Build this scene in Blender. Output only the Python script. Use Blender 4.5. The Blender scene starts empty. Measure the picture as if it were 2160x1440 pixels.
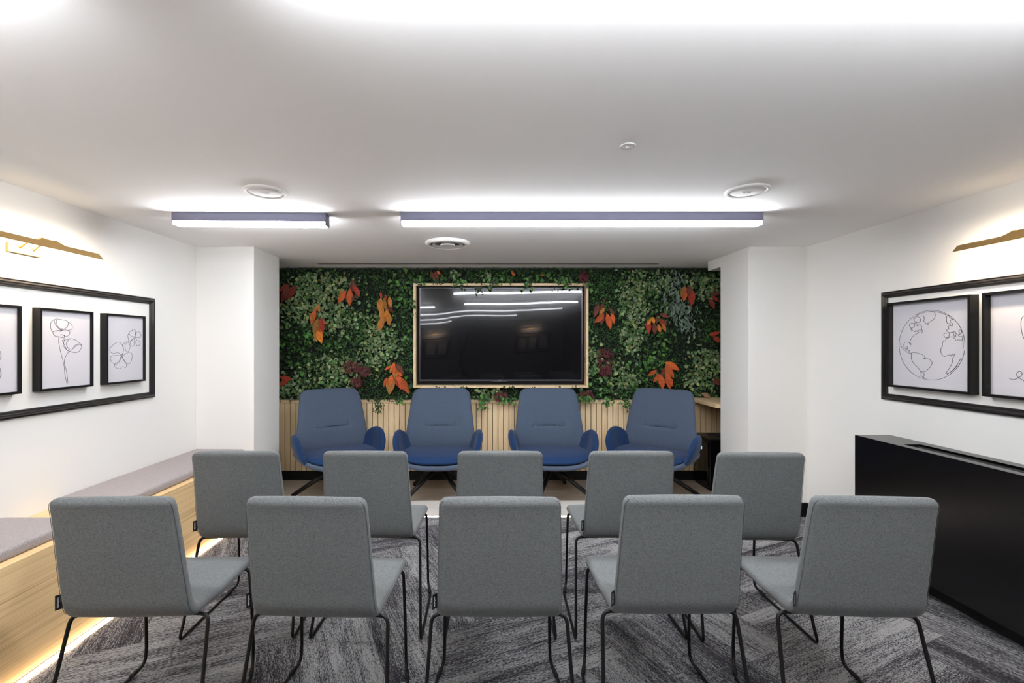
import bpy, bmesh, math, random
from mathutils import Vector, Matrix
random.seed(7)
PI = math.pi
C = bpy.context.scene.collection
F, CX, CY, H = 970.0, 1029.0, 729.0, 1.39      # focal length in pixels, vanishing point, eye height
CEIL = 2.196

# ------------------------------------------------------------------ helpers
def lin(r, g, b):
    f = lambda c: ((c/255+0.055)/1.055)**2.4 if c > 10 else c/255/12.92
    return (f(r), f(g), f(b), 1)

def at(x, y, d):
    """world point seen at pixel x, y at depth d"""
    return Vector(((x-CX)*d/F, d, H-(y-CY)*d/F))

class MB:
    def __init__(s): s.v = []; s.f = []; s.sm = []; s.col = None
    def add(s, vs, fs, smooth=False):
        o = len(s.v); s.v += [tuple(v) for v in vs]
        s.f += [tuple(i+o for i in f) for f in fs]; s.sm += [smooth]*len(fs); return s
    def box(s, a, b, bev=0.0, seg=2):
        (x0, y0, z0), (x1, y1, z1) = [[min(p, q) for p, q in zip(a, b)], [max(p, q) for p, q in zip(a, b)]]
        bm = bmesh.new(); bmesh.ops.create_cube(bm, size=1)
        for v in bm.verts:
            v.co = Vector(((x0+x1)/2+v.co.x*(x1-x0), (y0+y1)/2+v.co.y*(y1-y0), (z0+z1)/2+v.co.z*(z1-z0)))
        if bev > 0: bmesh.ops.bevel(bm, geom=bm.edges[:], offset=bev, segments=seg, profile=0.5, affect='EDGES')
        s.bm(bm, bev > 0 and seg > 2); return s
    def bm(s, bm, smooth=False):
        bm.verts.index_update()
        s.add([v.co.copy() for v in bm.verts], [[v.index for v in f.verts] for f in bm.faces], smooth); bm.free(); return s
    def tube(s, pts, r, n=10, closed=False, smooth=True):
        pts = [Vector(p) for p in pts]; m = len(pts); rs = r if isinstance(r, (list, tuple)) else [r]*m
        T = []
        for i in range(m):
            a = pts[(i-1) % m] if closed or i > 0 else pts[i]
            b = pts[(i+1) % m] if closed or i < m-1 else pts[i]
            t = (b-a); T.append(t.normalized() if t.length > 1e-9 else Vector((0, 0, 1)))
        up = Vector((0, 0, 1)) if abs(T[0].z) < 0.9 else Vector((1, 0, 0))
        N = (up - T[0]*up.dot(T[0])).normalized(); vs = []
        for i in range(m):
            N = (N - T[i]*N.dot(T[i])).normalized(); B = T[i].cross(N)
            for k in range(n):
                a = 2*PI*k/n; vs.append(pts[i]+N*math.cos(a)*rs[i]+B*math.sin(a)*rs[i])
        fs = []
        for i in range(m if closed else m-1):
            j = (i+1) % m
            for k in range(n): fs.append((i*n+k, i*n+(k+1) % n, j*n+(k+1) % n, j*n+k))
        if not closed: fs += [tuple(range(n-1, -1, -1)), tuple((m-1)*n+k for k in range(n))]
        return s.add(vs, fs, smooth)
    def lathe(s, c, prof, n=48, smooth=True):
        vs = []; c = Vector(c)
        for r, z in prof:
            for k in range(n): a = 2*PI*k/n; vs.append(c+Vector((r*math.cos(a), r*math.sin(a), z)))
        fs = []
        for i in range(len(prof)-1):
            for k in range(n): fs.append((i*n+k, i*n+(k+1) % n, (i+1)*n+(k+1) % n, (i+1)*n+k))
        if prof[0][0] > 1e-6 and prof[-1][0] > 1e-6: pass
        if prof[0][0] < .004: fs.append(tuple(range(n-1, -1, -1)))
        if prof[-1][0] < .004: fs.append(tuple((len(prof)-1)*n+k for k in range(n)))
        return s.add(vs, fs, smooth)
    def pad(s, P, e=3.0, t=0.05, p=3.0, nr=14, na=64):
        """closed cushion: P(a,b) mid surface on [-1,1]^2, superellipse outline, thickness t"""
        def mid(a, b): return Vector(P(a, b))
        vs = []; rings = [math.sin(PI/2*k/nr) for k in range(1, nr+1)]
        def ab(r, k):
            th = 2*PI*k/na; c, q = math.cos(th), math.sin(th)
            return r*math.copysign(abs(c)**(2/e), c), r*math.copysign(abs(q)**(2/e), q)
        def nrm(a, b):
            h = 1e-3; return (mid(a+h, b)-mid(a-h, b)).cross(mid(a, b+h)-mid(a, b-h)).normalized()
        for sg in (1, -1):
            n0 = nrm(0, 0); vs.append(mid(0, 0)+n0*sg*t/2)
            for r in rings:
                th = t/2*(max(0, 1-r**p))**(1/2.0)
                for k in range(na):
                    a, b = ab(r, k); vs.append(mid(a, b)+nrm(a*.985, b*.985)*sg*th)
        off = 1+nr*na; fs = []
        for q, base in ((0, 0), (1, off)):
            for k in range(na):
                f = (base, base+1+k, base+1+(k+1) % na); fs.append(f if q == 0 else f[::-1])
            for i in range(nr-1):
                for k in range(na):
                    f = (base+1+i*na+k, base+1+(i+1)*na+k, base+1+(i+1)*na+(k+1) % na, base+1+i*na+(k+1) % na)
                    fs.append(f if q == 0 else f[::-1])
        # weld rim (both halves coincide there)
        m = {}
        for k in range(na): m[off+1+(nr-1)*na+k] = 1+(nr-1)*na+k
        fs = [tuple(m.get(i, i) for i in f) for f in fs]
        return s.add(vs, fs, True)
    def build(s, name, mat=None, parent=None, mods=None):
        me = bpy.data.meshes.new(name); me.from_pydata(s.v, [], s.f)
        if s.sm: me.polygons.foreach_set('use_smooth', s.sm)
        if s.col is not None:
            ca = me.color_attributes.new('leaf_colour', 'FLOAT_COLOR', 'POINT')
            ca.data.foreach_set('color', [c for q in s.col for c in q])
        me.validate(); me.update()
        o = bpy.data.objects.new(name, me); C.objects.link(o)
        if mat: me.materials.append(mat)
        if parent:
            o.parent = parent
            if parent.type == 'EMPTY' and parent.get('_w'): o.location = -parent.location
        return o

def fillet(pts, r, n=6):
    pts = [Vector(p) for p in pts]; out = [pts[0]]
    for i in range(1, len(pts)-1):
        p, a, b = pts[i], pts[i-1], pts[i+1]
        u, v = (a-p), (b-p); rr = min(r, u.length*.49, v.length*.49); u.normalize(); v.normalize()
        A, B = p+u*rr, p+v*rr
        for k in range(n+1):
            t = k/n; out.append(A*(1-t)**2+p*2*t*(1-t)+B*t*t)
    out.append(pts[-1]); return out

def spline(pts, n=8, closed=False):
    pts = [Vector(p) for p in pts]; m = len(pts); out = []
    rng = range(m) if closed else range(m-1)
    for i in rng:
        if closed: p0, p1, p2, p3 = pts[i-1], pts[i], pts[(i+1) % m], pts[(i+2) % m]
        else: p0, p1, p2, p3 = pts[max(i-1, 0)], pts[i], pts[i+1], pts[min(i+2, m-1)]
        for k in range(n):
            t = k/n; out.append(.5*((2*p1)+(p2-p0)*t+(2*p0-5*p1+4*p2-p3)*t*t+(3*p1-p0-3*p2+p3)*t**3))
    if not closed: out.append(pts[-1])
    return out

def thing(name, label, cat, loc=(0, 0, 0), rz=0, group=None, world=False):
    o = bpy.data.objects.new(name, None); o.empty_display_size = .1; C.objects.link(o)
    o.location = loc; o.rotation_euler = (0, 0, rz)
    if label: o['label'] = label; o['category'] = cat
    if group: o['group'] = group
    if world: o['_w'] = 1
    return o
def tag(o, label=None, cat=None, group=None, kind=None):
    if label: o['label'] = label
    if cat: o['category'] = cat
    if group: o['group'] = group
    if kind: o['kind'] = kind
    return o
def struct(name, mb, mat, parent=None):
    o = mb.build(name, mat, parent); o['kind'] = 'structure'; return o
def copy_tree(o, parent=None):
    c = o.copy(); C.objects.link(c); c.parent = parent
    for ch in list(o.children): copy_tree(ch, c)
    return c

# ------------------------------------------------------------------ materials
def mat(name, col=(.8, .8, .8, 1), rough=.5, metal=0, spec=.5, emis=None, es=0, coat=0):
    m = bpy.data.materials.new(name); m.use_nodes = True; b = m.node_tree.nodes['Principled BSDF']
    b.inputs['Base Color'].default_value = col; b.inputs['Roughness'].default_value = rough
    b.inputs['Metallic'].default_value = metal; b.inputs['Specular IOR Level'].default_value = spec
    b.inputs['Coat Weight'].default_value = coat
    if emis: b.inputs['Emission Color'].default_value = emis; b.inputs['Emission Strength'].default_value = es
    return m
def N(m, t, **k):
    n = m.node_tree.nodes.new(t)
    for a, v in k.items():
        if a in n.inputs: n.inputs[a].default_value = v
        else: setattr(n, a, v)
    return n
def L(m, a, b): m.node_tree.links.new(a, b)
def noise(m, vec, scale, detail=3, rough=.55):
    n = N(m, 'ShaderNodeTexNoise'); n.inputs['Scale'].default_value = scale; n.inputs['Detail'].default_value = detail
    n.inputs['Roughness'].default_value = rough; L(m, vec, n.inputs['Vector']); return n
def coords(m, scale=(1, 1, 1), kind='Object', rot=(0, 0, 0)):
    t = N(m, 'ShaderNodeTexCoord'); p = N(m, 'ShaderNodeMapping'); p.inputs['Scale'].default_value = scale
    p.inputs['Rotation'].default_value = rot
    L(m, t.outputs[kind], p.inputs['Vector']); return p.outputs['Vector']
def ramp(m, fac, stops):
    r = N(m, 'ShaderNodeValToRGB'); e = r.color_ramp.elements
    while len(e) < len(stops): e.new(.5)
    for q, (p, c) in zip(e, stops): q.position = p; q.color = c
    L(m, fac, r.inputs['Fac']); return r.outputs['Color']
def base(m, c): L(m, c, m.node_tree.nodes['Principled BSDF'].inputs['Base Color'])
def bump(m, h, s=.2, d=.001):
    b = N(m, 'ShaderNodeBump'); b.inputs['Strength'].default_value = s; b.inputs['Distance'].default_value = d
    L(m, h, b.inputs['Height']); L(m, b.outputs['Normal'], m.node_tree.nodes['Principled BSDF'].inputs['Normal'])
def mix(m, a, b, fac, mode='MIX'):
    n = N(m, 'ShaderNodeMix', data_type='RGBA', blend_type=mode)
    for s, v in ((n.inputs[6], a), (n.inputs[7], b), (n.inputs[0], fac)):
        if hasattr(v, 'is_linked') or hasattr(v, 'links'): L(m, v, s)
        else: s.default_value = v
    return n.outputs[2]

def paint(name, c, rough=.6):
    m = mat(name, c, rough, spec=.3); n = noise(m, coords(m), 220, 2); bump(m, n.outputs['Fac'], .06, .0006); return m
M = {}
M['wall'] = paint('white_wall_paint', (.79, .775, .745, 1), .55)
M['wall_grey'] = paint('warm_grey_wall_fill_cut', (.38, .36, .37, 1), .6)  # grey as mirrored in the screen, also set to cut fill on chair backs
M['ceil'] = paint('white_ceiling_paint', (.92, .91, .90, 1), .85)
M['black'] = mat('black_powder_coat', lin(11, 11, 12), .38, spec=.3)
M['matt_black'] = mat('matt_black', lin(12, 12, 12), .6, spec=.3)
M['cover'] = mat('black_satin_cover', lin(5, 4, 5), .24, spec=.45)
M['frame'] = mat('black_painted_moulding', lin(22, 19, 19), .38, spec=.5)
M['grey_housing'] = mat('grey_aluminium_housing', lin(105, 105, 125), .42, metal=.2)
M['brass'] = mat('brushed_brass', lin(188, 156, 98), .38, metal=.85)
M['white_plastic'] = mat('white_plastic', (.82, .81, .79, 1), .6, spec=.3)
M['dark_slot'] = mat('dark_slot', lin(14, 14, 15), .7)
M['paper'] = mat('white_print_paper', (.60, .585, .62, 1), .7, spec=.2)
M['ink'] = mat('black_ink_line', lin(44, 40, 42), .7, spec=.1)
M['tagw'] = mat('white_lettering', lin(225, 225, 230), .5)
M['bezel'] = mat('dark_silver_bezel', lin(95, 92, 98), .3, metal=.8)
M['led_cool'] = mat('cool_white_diffuser', (.9, .9, .9, 1), .4, emis=(.92, .95, 1, 1), es=82)
M['led_dim'] = mat('cool_white_diffuser_dimmed', (.9, .9, .9, 1), .4, emis=(.92, .95, 1, 1), es=28)
M['led_warm'] = mat('warm_led_strip', (.9, .9, .9, 1), .4, emis=(1, .72, .42, 1), es=13)
M['led_edge'] = mat('warm_floor_led', (.9, .9, .9, 1), .4, emis=(1, .80, .68, 1), es=7)
M['led_pic'] = mat('warm_picture_led', (.9, .9, .9, 1), .4, emis=(1, .80, .58, 1), es=105)
M['display'] = mat('pale_blue_display', (.1, .1, .1, 1), .4, emis=lin(190, 215, 235), es=.9)
M['red_dot'] = mat('pink_indicator', lin(235, 170, 170), .4)

def fabric(name, c1, c2, sc=(420, 420, 900), b=.18, rough=.9):
    m = mat(name, c1, rough, spec=.15)
    v = coords(m, (1, 1, 1)); n1 = noise(m, coords(m, (sc[0], sc[1], sc[2])), 1.0, 2)
    n2 = noise(m, v, 60, 2); f = mix(m, n1.outputs['Fac'], n2.outputs['Fac'], .10)
    base(m, ramp(m, f, [(.34, c2), (.62, c1)])); bump(m, n1.outputs['Fac'], b, .0012)
    bs = m.node_tree.nodes['Principled BSDF']; bs.inputs['Sheen Weight'].default_value = .12; bs.inputs['Sheen Roughness'].default_value = .45
    return m
M['grey_fabric'] = fabric('grey_heather_fabric', lin(111, 113, 112), lin(80, 83, 84), (170, 640, 760))
M['bench_fabric'] = fabric('taupe_heather_fabric', lin(168, 160, 158), lin(128, 120, 122), (420, 300, 420))
M['backrest'] = fabric('slate_blue_fabric', lin(80, 92, 110), lin(62, 73, 88), (500, 500, 500), .15)
M['navy'] = fabric('navy_blue_fabric', lin(30, 58, 98), lin(18, 40, 74), (500, 500, 500), .15)
M['stitch'] = mat('dark_stitching', lin(52, 58, 72), .9)
M['seam'] = mat('dark_grey_seam', lin(70, 72, 74), .9)

def oak(name, light, dark, sc, rough=.45):
    m = mat(name, light, rough, spec=.35)
    n = noise(m, coords(m, sc), 1.0, 5, .65); n2 = noise(m, coords(m, tuple(q*.25 for q in sc)), 1.0, 3)
    f = mix(m, n.outputs['Fac'], n2.outputs['Fac'], .4)
    base(m, ramp(m, f, [(.32, dark), (.5, light), (.72, tuple(min(1, q*1.08) for q in light[:3])+(1,))])); bump(m, n.outputs['Fac'], .08, .0008); return m
M['oak_bench'] = oak('oak_veneer_along_bench', lin(222, 190, 142), lin(182, 148, 102), (12, 1.5, 150))
M['oak_slat'] = oak('pale_oak_slats', lin(230, 204, 163), lin(208, 178, 136), (60, 60, 3))
M['oak_h'] = oak('pale_oak_rail', lin(216, 190, 150), lin(196, 168, 126), (4, 60, 60))
M['oak_frame'] = oak('pale_oak_frame', lin(226, 200, 160), lin(206, 178, 136), (20, 60, 20))
M['vinyl'] = oak('grey_beige_vinyl_planks', lin(176, 162, 146), lin(150, 136, 120), (2.5, 26, 26), .4)
M['vinyl_pale'] = oak('pale_vinyl_border', lin(214, 208, 202), lin(196, 189, 182), (2.5, 26, 26), .35)

# carpet
m = M['carpet'] = mat('grey_plank_carpet', (.2, .2, .2, 1), .95, spec=.1)
uv = N(m, 'ShaderNodeUVMap', uv_map='plank'); at_ = N(m, 'ShaderNodeAttribute', attribute_name='tone')
def uvmap(sx, sy):
    p = N(m, 'ShaderNodeMapping'); p.inputs['Scale'].default_value = (sx, sy, 1); L(m, uv.outputs['UV'], p.inputs['Vector']); return p.outputs['Vector']
fine = noise(m, uvmap(70, 300), 1, 1.5, .6); med = noise(m, uvmap(9, 90), 1, 3, .65); broad = noise(m, uvmap(1.1, 9), 1, 2, .5)
f1 = mix(m, fine.outputs['Fac'], med.outputs['Fac'], .38)
f2 = mix(m, f1, broad.outputs['Fac'], .28)
f3 = mix(m, f2, at_.outputs['Color'], .055)
base(m, ramp(m, f3, [(.43, lin(46, 44, 48)), (.485, lin(78, 76, 79)), (.52, lin(122, 121, 123)), (.57, lin(152, 151, 150))]))
bump(m, fine.outputs['Fac'], .5, .003)

# foliage
def leafmat(name, rough=.5):
    m = mat(name, (.1, .2, .1, 1), rough, spec=.35); a = N(m, 'ShaderNodeAttribute', attribute_name='leaf_colour')
    n = noise(m, coords(m), 60, 2); c = mix(m, a.outputs['Color'], ramp(m, n.outputs['Fac'], [(.3, (.7, .7, .7, 1)), (.7, (1.15, 1.15, 1.1, 1))]), 1.0, 'MULTIPLY')
    base(m, c); return m
M['leaf'] = leafmat('green_leaf'); M['leaf_soft'] = leafmat('soft_leaf', .75)
M['moss'] = mat('dark_moss', lin(16, 24, 14), .95)

# screen: black glossy glass
m = M['screen'] = mat('black_glass_screen', lin(7, 7, 11), .14, spec=.22, coat=.7)
m.node_tree.nodes['Principled BSDF'].inputs['Coat Roughness'].default_value = .025
# picture glass
m = M['glass'] = bpy.data.materials.new('clear_picture_glass'); m.use_nodes = True
nt = m.node_tree; nt.nodes.remove(nt.nodes['Principled BSDF']); out = nt.nodes['Material Output']
tr = nt.nodes.new('ShaderNodeBsdfTransparent'); gl = nt.nodes.new('ShaderNodeBsdfGlossy'); gl.inputs['Roughness'].default_value = .03
lw_ = nt.nodes.new('ShaderNodeLayerWeight'); pw_ = nt.nodes.new('ShaderNodeMath'); pw_.operation = 'POWER'; pw_.inputs[1].default_value = 5; L(m, lw_.outputs['Facing'], pw_.inputs[0]); fr = nt.nodes.new('ShaderNodeMath'); fr.operation = 'MULTIPLY_ADD'; fr.inputs[1].default_value = .8; fr.inputs[2].default_value = .03; L(m, pw_.outputs[0], fr.inputs[0]); mx = nt.nodes.new('ShaderNodeMixShader')
L(m, fr.outputs[0], mx.inputs[0]); L(m, tr.outputs[0], mx.inputs[1]); L(m, gl.outputs[0], mx.inputs[2]); L(m, mx.outputs[0], out.inputs['Surface'])

# ------------------------------------------------------------------ room shell
XL, XR, YB, YR = -2.38, 2.60, 4.82, -6.8
PX0, PX1, PY0, PY1 = -1.905, 2.125, 3.745, 4.20
YG = -1.3
struct('wall_left', MB().box((XL-.1, YG, -.1), (XL, YB+.1, CEIL+.1)), M['wall'])
struct('wall_right', MB().box((XR, YG, -.1), (XR+.1, YB+.1, CEIL+.1)), M['wall'])
struct('wall_left.001', MB().box((XL-.1, YR-.1, -.1), (XL, YG, CEIL+.1)), M['wall_grey'])  # unseen side walls, made grey to weaken the fill light from behind
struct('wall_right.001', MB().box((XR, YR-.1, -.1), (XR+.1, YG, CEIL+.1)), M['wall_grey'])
struct('wall_back', MB().box((XL, YB, -.1), (XR, YB+.1, CEIL+.1)), M['wall'])
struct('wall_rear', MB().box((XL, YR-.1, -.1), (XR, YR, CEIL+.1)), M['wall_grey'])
# ceiling with a narrow slot
SL = (-1.67, 1.68, 4.510, 4.532)
c = MB()
for a, b in (((XL, YR), (XR, SL[2])), ((XL, SL[3]), (XR, YB)), ((XL, SL[2]), (SL[0], SL[3])), ((SL[1], SL[2]), (XR, SL[3]))):
    c.box((a[0], a[1], CEIL), (b[0], b[1], CEIL+.1))
struct('ceiling', c, M['ceil'])
struct('wall_pillar_left', MB().box((XL, PY0, 0), (PX0, PY1, CEIL), .002, 1), M['wall'])
struct('wall_pillar_right', MB().box((PX1, PY0, 0), (XR, PY1, CEIL), .002, 1), M['wall'])
struct('trim_1', MB().box((PX1, PY1, CEIL-.085), (XR, 4.44, CEIL), .001, 1), M['wall'])
EDGE = 3.735
struct('baseboard_pillar_right', MB().box((PX1, PY0-.014, 0), (XR, PY0, .115), .004, 2), M['matt_black'])
struct('baseboard_right', MB().box((XR-.014, 3.02, 0), (XR, PY0-.014, .115), .004, 2), M['matt_black'])
struct('baseboard_pillar_left', MB().box((-1.88, PY0-.014, 0), (PX0, PY0, .115), .004, 2), M['matt_black'])

# carpet: herringbone planks 1.0 x 0.25 m laid at 24 degrees
bm = bmesh.new(); uvl = bm.loops.layers.uv.new('plank'); cl = bm.loops.layers.float_color.new('tone')
W, n = .25, 4; ang = math.radians(24); ca, sa = math.cos(ang), math.sin(ang)
def plank(x0, y0, horiz):
    w, h = (n*W, W) if horiz else (W, n*W); x0 *= W; y0 *= W
    P = [(x0, y0), (x0+w, y0), (x0+w, y0+h), (x0, y0+h)]
    cx, cy = x0+w/2, y0+h/2; wx, wy = cx*ca-cy*sa, cx*sa+cy*ca-1.5
    if not (XL-1 < wx < XR+1 and YR-1 < wy < EDGE+1): return
    vs = [bm.verts.new((x*ca-y*sa, x*sa+y*ca-1.5, 0)) for x, y in P]
    f = bm.faces.new(vs); ou, ov = random.uniform(0, 50), random.uniform(0, 50); t = random.random()
    flip = random.random() < .5
    for l, (x, y) in zip(f.loops, P):
        u, v = (x-x0, y-y0) if horiz else (y-y0, x-x0)
        if flip: u, v = -u, -v
        l[uvl].uv = (u+ou, v+ov); l[cl] = (t, t, t, 1)
for j in range(-50, 50):
    for i in range(-8, 8):
        plank(j+2*n*i, j, True); plank(j, j-(2*n-1)+2*n*i, False)
for co, no in (((XL, 0, 0), (-1, 0, 0)), ((XR, 0, 0), (1, 0, 0)), ((0, YR, 0), (0, -1, 0)), ((0, EDGE, 0), (0, 1, 0))):
    bmesh.ops.bisect_plane(bm, geom=bm.verts[:]+bm.edges[:]+bm.faces[:], plane_co=co, plane_no=no, clear_outer=True)
me = bpy.data.meshes.new('floor'); bm.to_mesh(me); bm.free(); me.materials.append(M['carpet'])
o = bpy.data.objects.new('floor', me); C.objects.link(o); o['kind'] = 'structure'
sub = MB().box((XL, YR, -.1), (XR, EDGE, -.002)); struct('floor_slab', sub, M['matt_black'], o)
struct('floor.001', MB().box((XL, EDGE+.016, -.1), (XR, 4.135, 0)), M['vinyl_pale'])
fl = MB()
for k in range(4):
    y0 = 4.136+k*.18
    for x0 in (XL-.4+.55*(k % 3), XL-.4+.55*(k % 3)+1.5, XL-.4+.55*(k % 3)+3.0, XL-.4+.55*(k % 3)+4.5):
        a, b = max(XL, x0), min(XR, x0+1.499)
        if b > a: fl.box((a, y0, -.1), (b, min(y0+.179, YB), 0))
if 4: fl.box((XL, 4.136, -.1), (XR, YB, -.001))
struct('floor.002', fl, M['vinyl'])
struct('trim_2', MB().box((PX0, EDGE, -.1), (PX1, EDGE+.016, .004)), M['led_edge'])

# ------------------------------------------------------------------ ceiling fittings
def linear_lamp(x0, x1, y, label, group, rz=0):
    w, h, hh = .072, .074, .052; L2 = (x1-x0)/2
    t = thing('ceiling_strip_light', label, 'ceiling light', ((x0+x1)/2, y, CEIL), rz, group)
    hs = MB()
    hs.box((-L2, -w/2, -hh), (L2, w/2, 0)); hs.box((-L2, -w/2, -h), (-L2+.004, w/2, -hh)); hs.box((L2-.004, -w/2, -h), (L2, w/2, -hh))
    hs.build('housing', M['grey_housing'], t)
    MB().box((-L2+.0045, -w/2+.0005, -h), (L2-.0045, w/2-.0005, -hh-.0003), .006, 3).build('diffuser', M['led_cool' if y > 0 else 'led_dim'], t)
    return t
g = 'ceiling strip lights'
linear_lamp(-1.905, -.985, 2.815, 'shorter grey strip light on the ceiling, on the left in view', g, math.radians(1.5))
linear_lamp(-.525, 1.66, 2.805, 'long grey strip light on the ceiling in front of the screen', g)
for y, nm in ((.88, 'second'), (-.99, 'third'), (-2.84, 'fourth'), (-4.7, 'fifth')):
    xe = {.88: 1.675, -.99: 1.675, -2.84: .75, -4.7: -1.19}[y]
    linear_lamp(-.48 if y > 0 else -1.9 if y > -4 else -2.1, xe, y, f'long strip light seen only reflected in the screen, {nm} row from the screen', 'strip lights reflected in the screen')
    if y > 0: linear_lamp(-1.9, -1.0, y, f'shorter strip light seen only reflected at the left edge of the screen, {nm} row', 'strip lights reflected in the screen')

def speaker(x, y, label):
    t = thing('ceiling_speaker', label, 'speaker', (x, y, CEIL), 0, 'round ceiling speakers')
    MB().lathe((0, 0, 0), [(.107, 0), (.107, -.004), (.103, -.009), (.094, -.011), (.089, -.009), (.087, -.004), (.087, -.0)]).build('rim', M['white_plastic'], t)
    gr = MB().lathe((0, 0, 0), [(.087, -.002), (.080, -.0075), (.05, -.010), (.02, -.0115), (.003, -.012)]).build('grille', M['white_plastic'], t)
    MB().box((-.017, -.006, -.0135), (.017, .006, -.0112)).build('badge', M['bezel'], gr)
speaker(-1.16, 2.40, 'round white ceiling speaker above the shorter strip light')
speaker(1.345, 2.385, 'round white ceiling speaker near the right end of the long strip light')
t = thing('air_diffuser', 'round white ceiling air vent with concentric rings', 'air vent', (-.314, 3.59, CEIL))
MB().lathe((0, 0, 0), [(.172, 0), (.174, -.010), (.165, -.022), (.148, -.026), (.140, -.020), (.140, 0)]).build('outer_ring', M['white_plastic'], t)
MB().lathe((0, 0, 0), [(.112, -.002), (.120, -.020), (.117, -.024), (.106, -.006)]).build('ring', M['white_plastic'], t)
MB().lathe((0, 0, 0), [(.052, -.008), (.060, -.026), (.056, -.030), (.045, -.014), (.02, -.012), (.003, -.012)]).build('inner_cone', M['white_plastic'], t)
MB().lathe((0, 0, 0), [(.139, -.0015), (.08, -.0015), (.003, -.0015)]).build('backing_plate', M['bezel'], t)
t = thing('motion_sensor', 'small round white sensor on the ceiling', 'sensor', (.564, 1.855, CEIL))
MB().lathe((0, 0, 0), [(.0305, 0), (.0305, -.003), (.028, -.005), (.0265, -.0035), (.018, -.005), (.003, -.0055)]).build('housing', M['white_plastic'], t)
MB().lathe((-.002, -.004, -.004), [(.006, 0), (.0055, -.004), (.002, -.006)], 20).build('lens', M['white_plastic'], t)
MB().lathe((.006, .008, -.0045), [(.0025, 0), (.002, -.001)], 12).add([], []).lathe((.008, -.006, -.0045), [(.002, 0), (.0015, -.001)], 12).build('light_hole', M['dark_slot'], t)
MB().lathe((.011, .003, -.004), [(.0016, 0), (.001, -.001)], 12).build('indicator', M['red_dot'], t)
t = thing('air_slot', 'long narrow black air slot in the ceiling above the planted wall', 'air vent', (0, 4.52, CEIL), world=True)
s = MB().box((SL[0], SL[2]-.004, CEIL+.03), (SL[1], SL[3]+.004, CEIL+.034)); s.build('slot_back', M['dark_slot'], t)
s = MB().box((SL[0], SL[2]-.003, CEIL-.002), (SL[1], SL[2], CEIL+.03)).box((SL[0], SL[3], CEIL-.002), (SL[1], SL[3]+.003, CEIL+.03)).build('slot_frame', M['dark_slot'], t)

# ------------------------------------------------------------------ wainscot, planted wall, television
t = thing('slatted_panel', 'pale oak slatted panel along the lower back wall', 'wall panel', (0, 4.76, 0), world=True)
ax0, ax1 = XL, XR
sl = MB(); x = ax0+.003; ww = .0565
while x < ax1-.02:
    sl.box((x, 4.752, .10), (min(x+ww-.0068, ax1), 4.775, .795), .0012, 1); x += ww
sl.build('slats', M['oak_slat'], t)
MB().box((ax0, 4.772, .10), (ax1, YB-.0005, .826)).build('backing', M['dark_slot'], t)
MB().box((ax0, 4.744, .795), (ax1, 4.772, .832), .002, 1).build('top_rail', M['oak_h'], t)
MB().box((ax0, 4.765, 0), (ax1, YB-.0005, .0995)).build('plinth', M['matt_black'], t)

pw = thing('plant_wall', 'lush preserved plant wall around the screen', 'plant wall', (0, 4.79, .83), world=True)
FX0, FX1, FZ0, FZ1 = ax0, ax1, .832, CEIL
TVO = (-.757, 1.024, .963, 2.026)       # oak surround outer x0,x1,z0,z1
MB().box((FX0, 4.775, FZ0), (FX1, YB-.0005, FZ1-.001)).build('moss_backing', M['moss'], pw)

def wx(px, d=4.71): return (px-CX)*d/F
def wz(py, d=4.71): return H-(py-CY)*d/F
def leaf(mb, p, dirv, nrmv, Lg, Wd, col, kind='oval', droop=.15):
    d = Vector(dirv).normalized(); nn = Vector(nrmv); nn = (nn-d*nn.dot(d)).normalized(); s = d.cross(nn)
    if kind == 'round': prof = [(0, .05), (.22, .8), (.55, 1), (.85, .6), (1, 0.05)]
    elif kind == 'ivy': prof = [(0, .1), (.12, .95), (.3, .7), (.5, .9), (.75, .4), (1, .0)]
    elif kind == 'small': prof = [(0, .1), (.5, 1), (1, .1)]
    elif kind == 'big': prof = [(0, .06), (.15, .55), (.35, .95), (.55, 1), (.75, .68), (.9, .28), (1, 0)]
    else: prof = [(0, .08), (.3, .9), (.6, .85), (1, .0)]
    vs = []; fs = []
    for k, (u, w) in enumerate(prof):
        c = Vector(p)+d*Lg*u-nn*Lg*droop*u*u
        wv = s*(w*Wd/2); up = nn*(w*Wd*.14)
        vs += [c-wv+up, c, c+wv+up]
        if k: a = 3*(k-1); fs += [(a, a+1, a+4, a+3), (a+1, a+2, a+5, a+4)]
    mb.add(vs, fs, kind in ('big', 'round')); mb.col += [(col[0], col[1], col[2], 1)]*len(vs)

def gw(x, y, blobs):
    w = 0
    for bx, by, rx, ry, s in blobs: w += s*math.exp(-(((x-bx)/rx)**2+((y-by)/ry)**2))
    return w
PALE = [(690, 625, 55, 45, 1), (650, 600, 30, 30, .8), (625, 655, 30, 25, .9), (705, 680, 45, 30, .9), (800, 690, 22, 35, 1), (812, 730, 30, 30, 1), (785, 745, 22, 40, .8),
        (720, 780, 40, 25, .8), (605, 815, 32, 28, 1.2), (680, 765, 35, 22, .6), (1335, 610, 30, 35, 1), (1340, 665, 28, 50, 1.2), (1335, 725, 20, 25, 1), (1400, 600, 35, 30, .7),
        (1490, 600, 35, 28, 1.1), (1492, 775, 35, 40, 1.2), (1300, 790, 25, 25, .8), (1250, 760, 18, 45, .7), (1470, 800, 20, 25, .8), (1030, 825, 22, 20, 1.1), (1025, 578, 15, 10, .8), (960, 578, 10, 14, .7), (700, 800, 40, 22, .6), (1330, 800, 25, 18, .7)]
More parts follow.
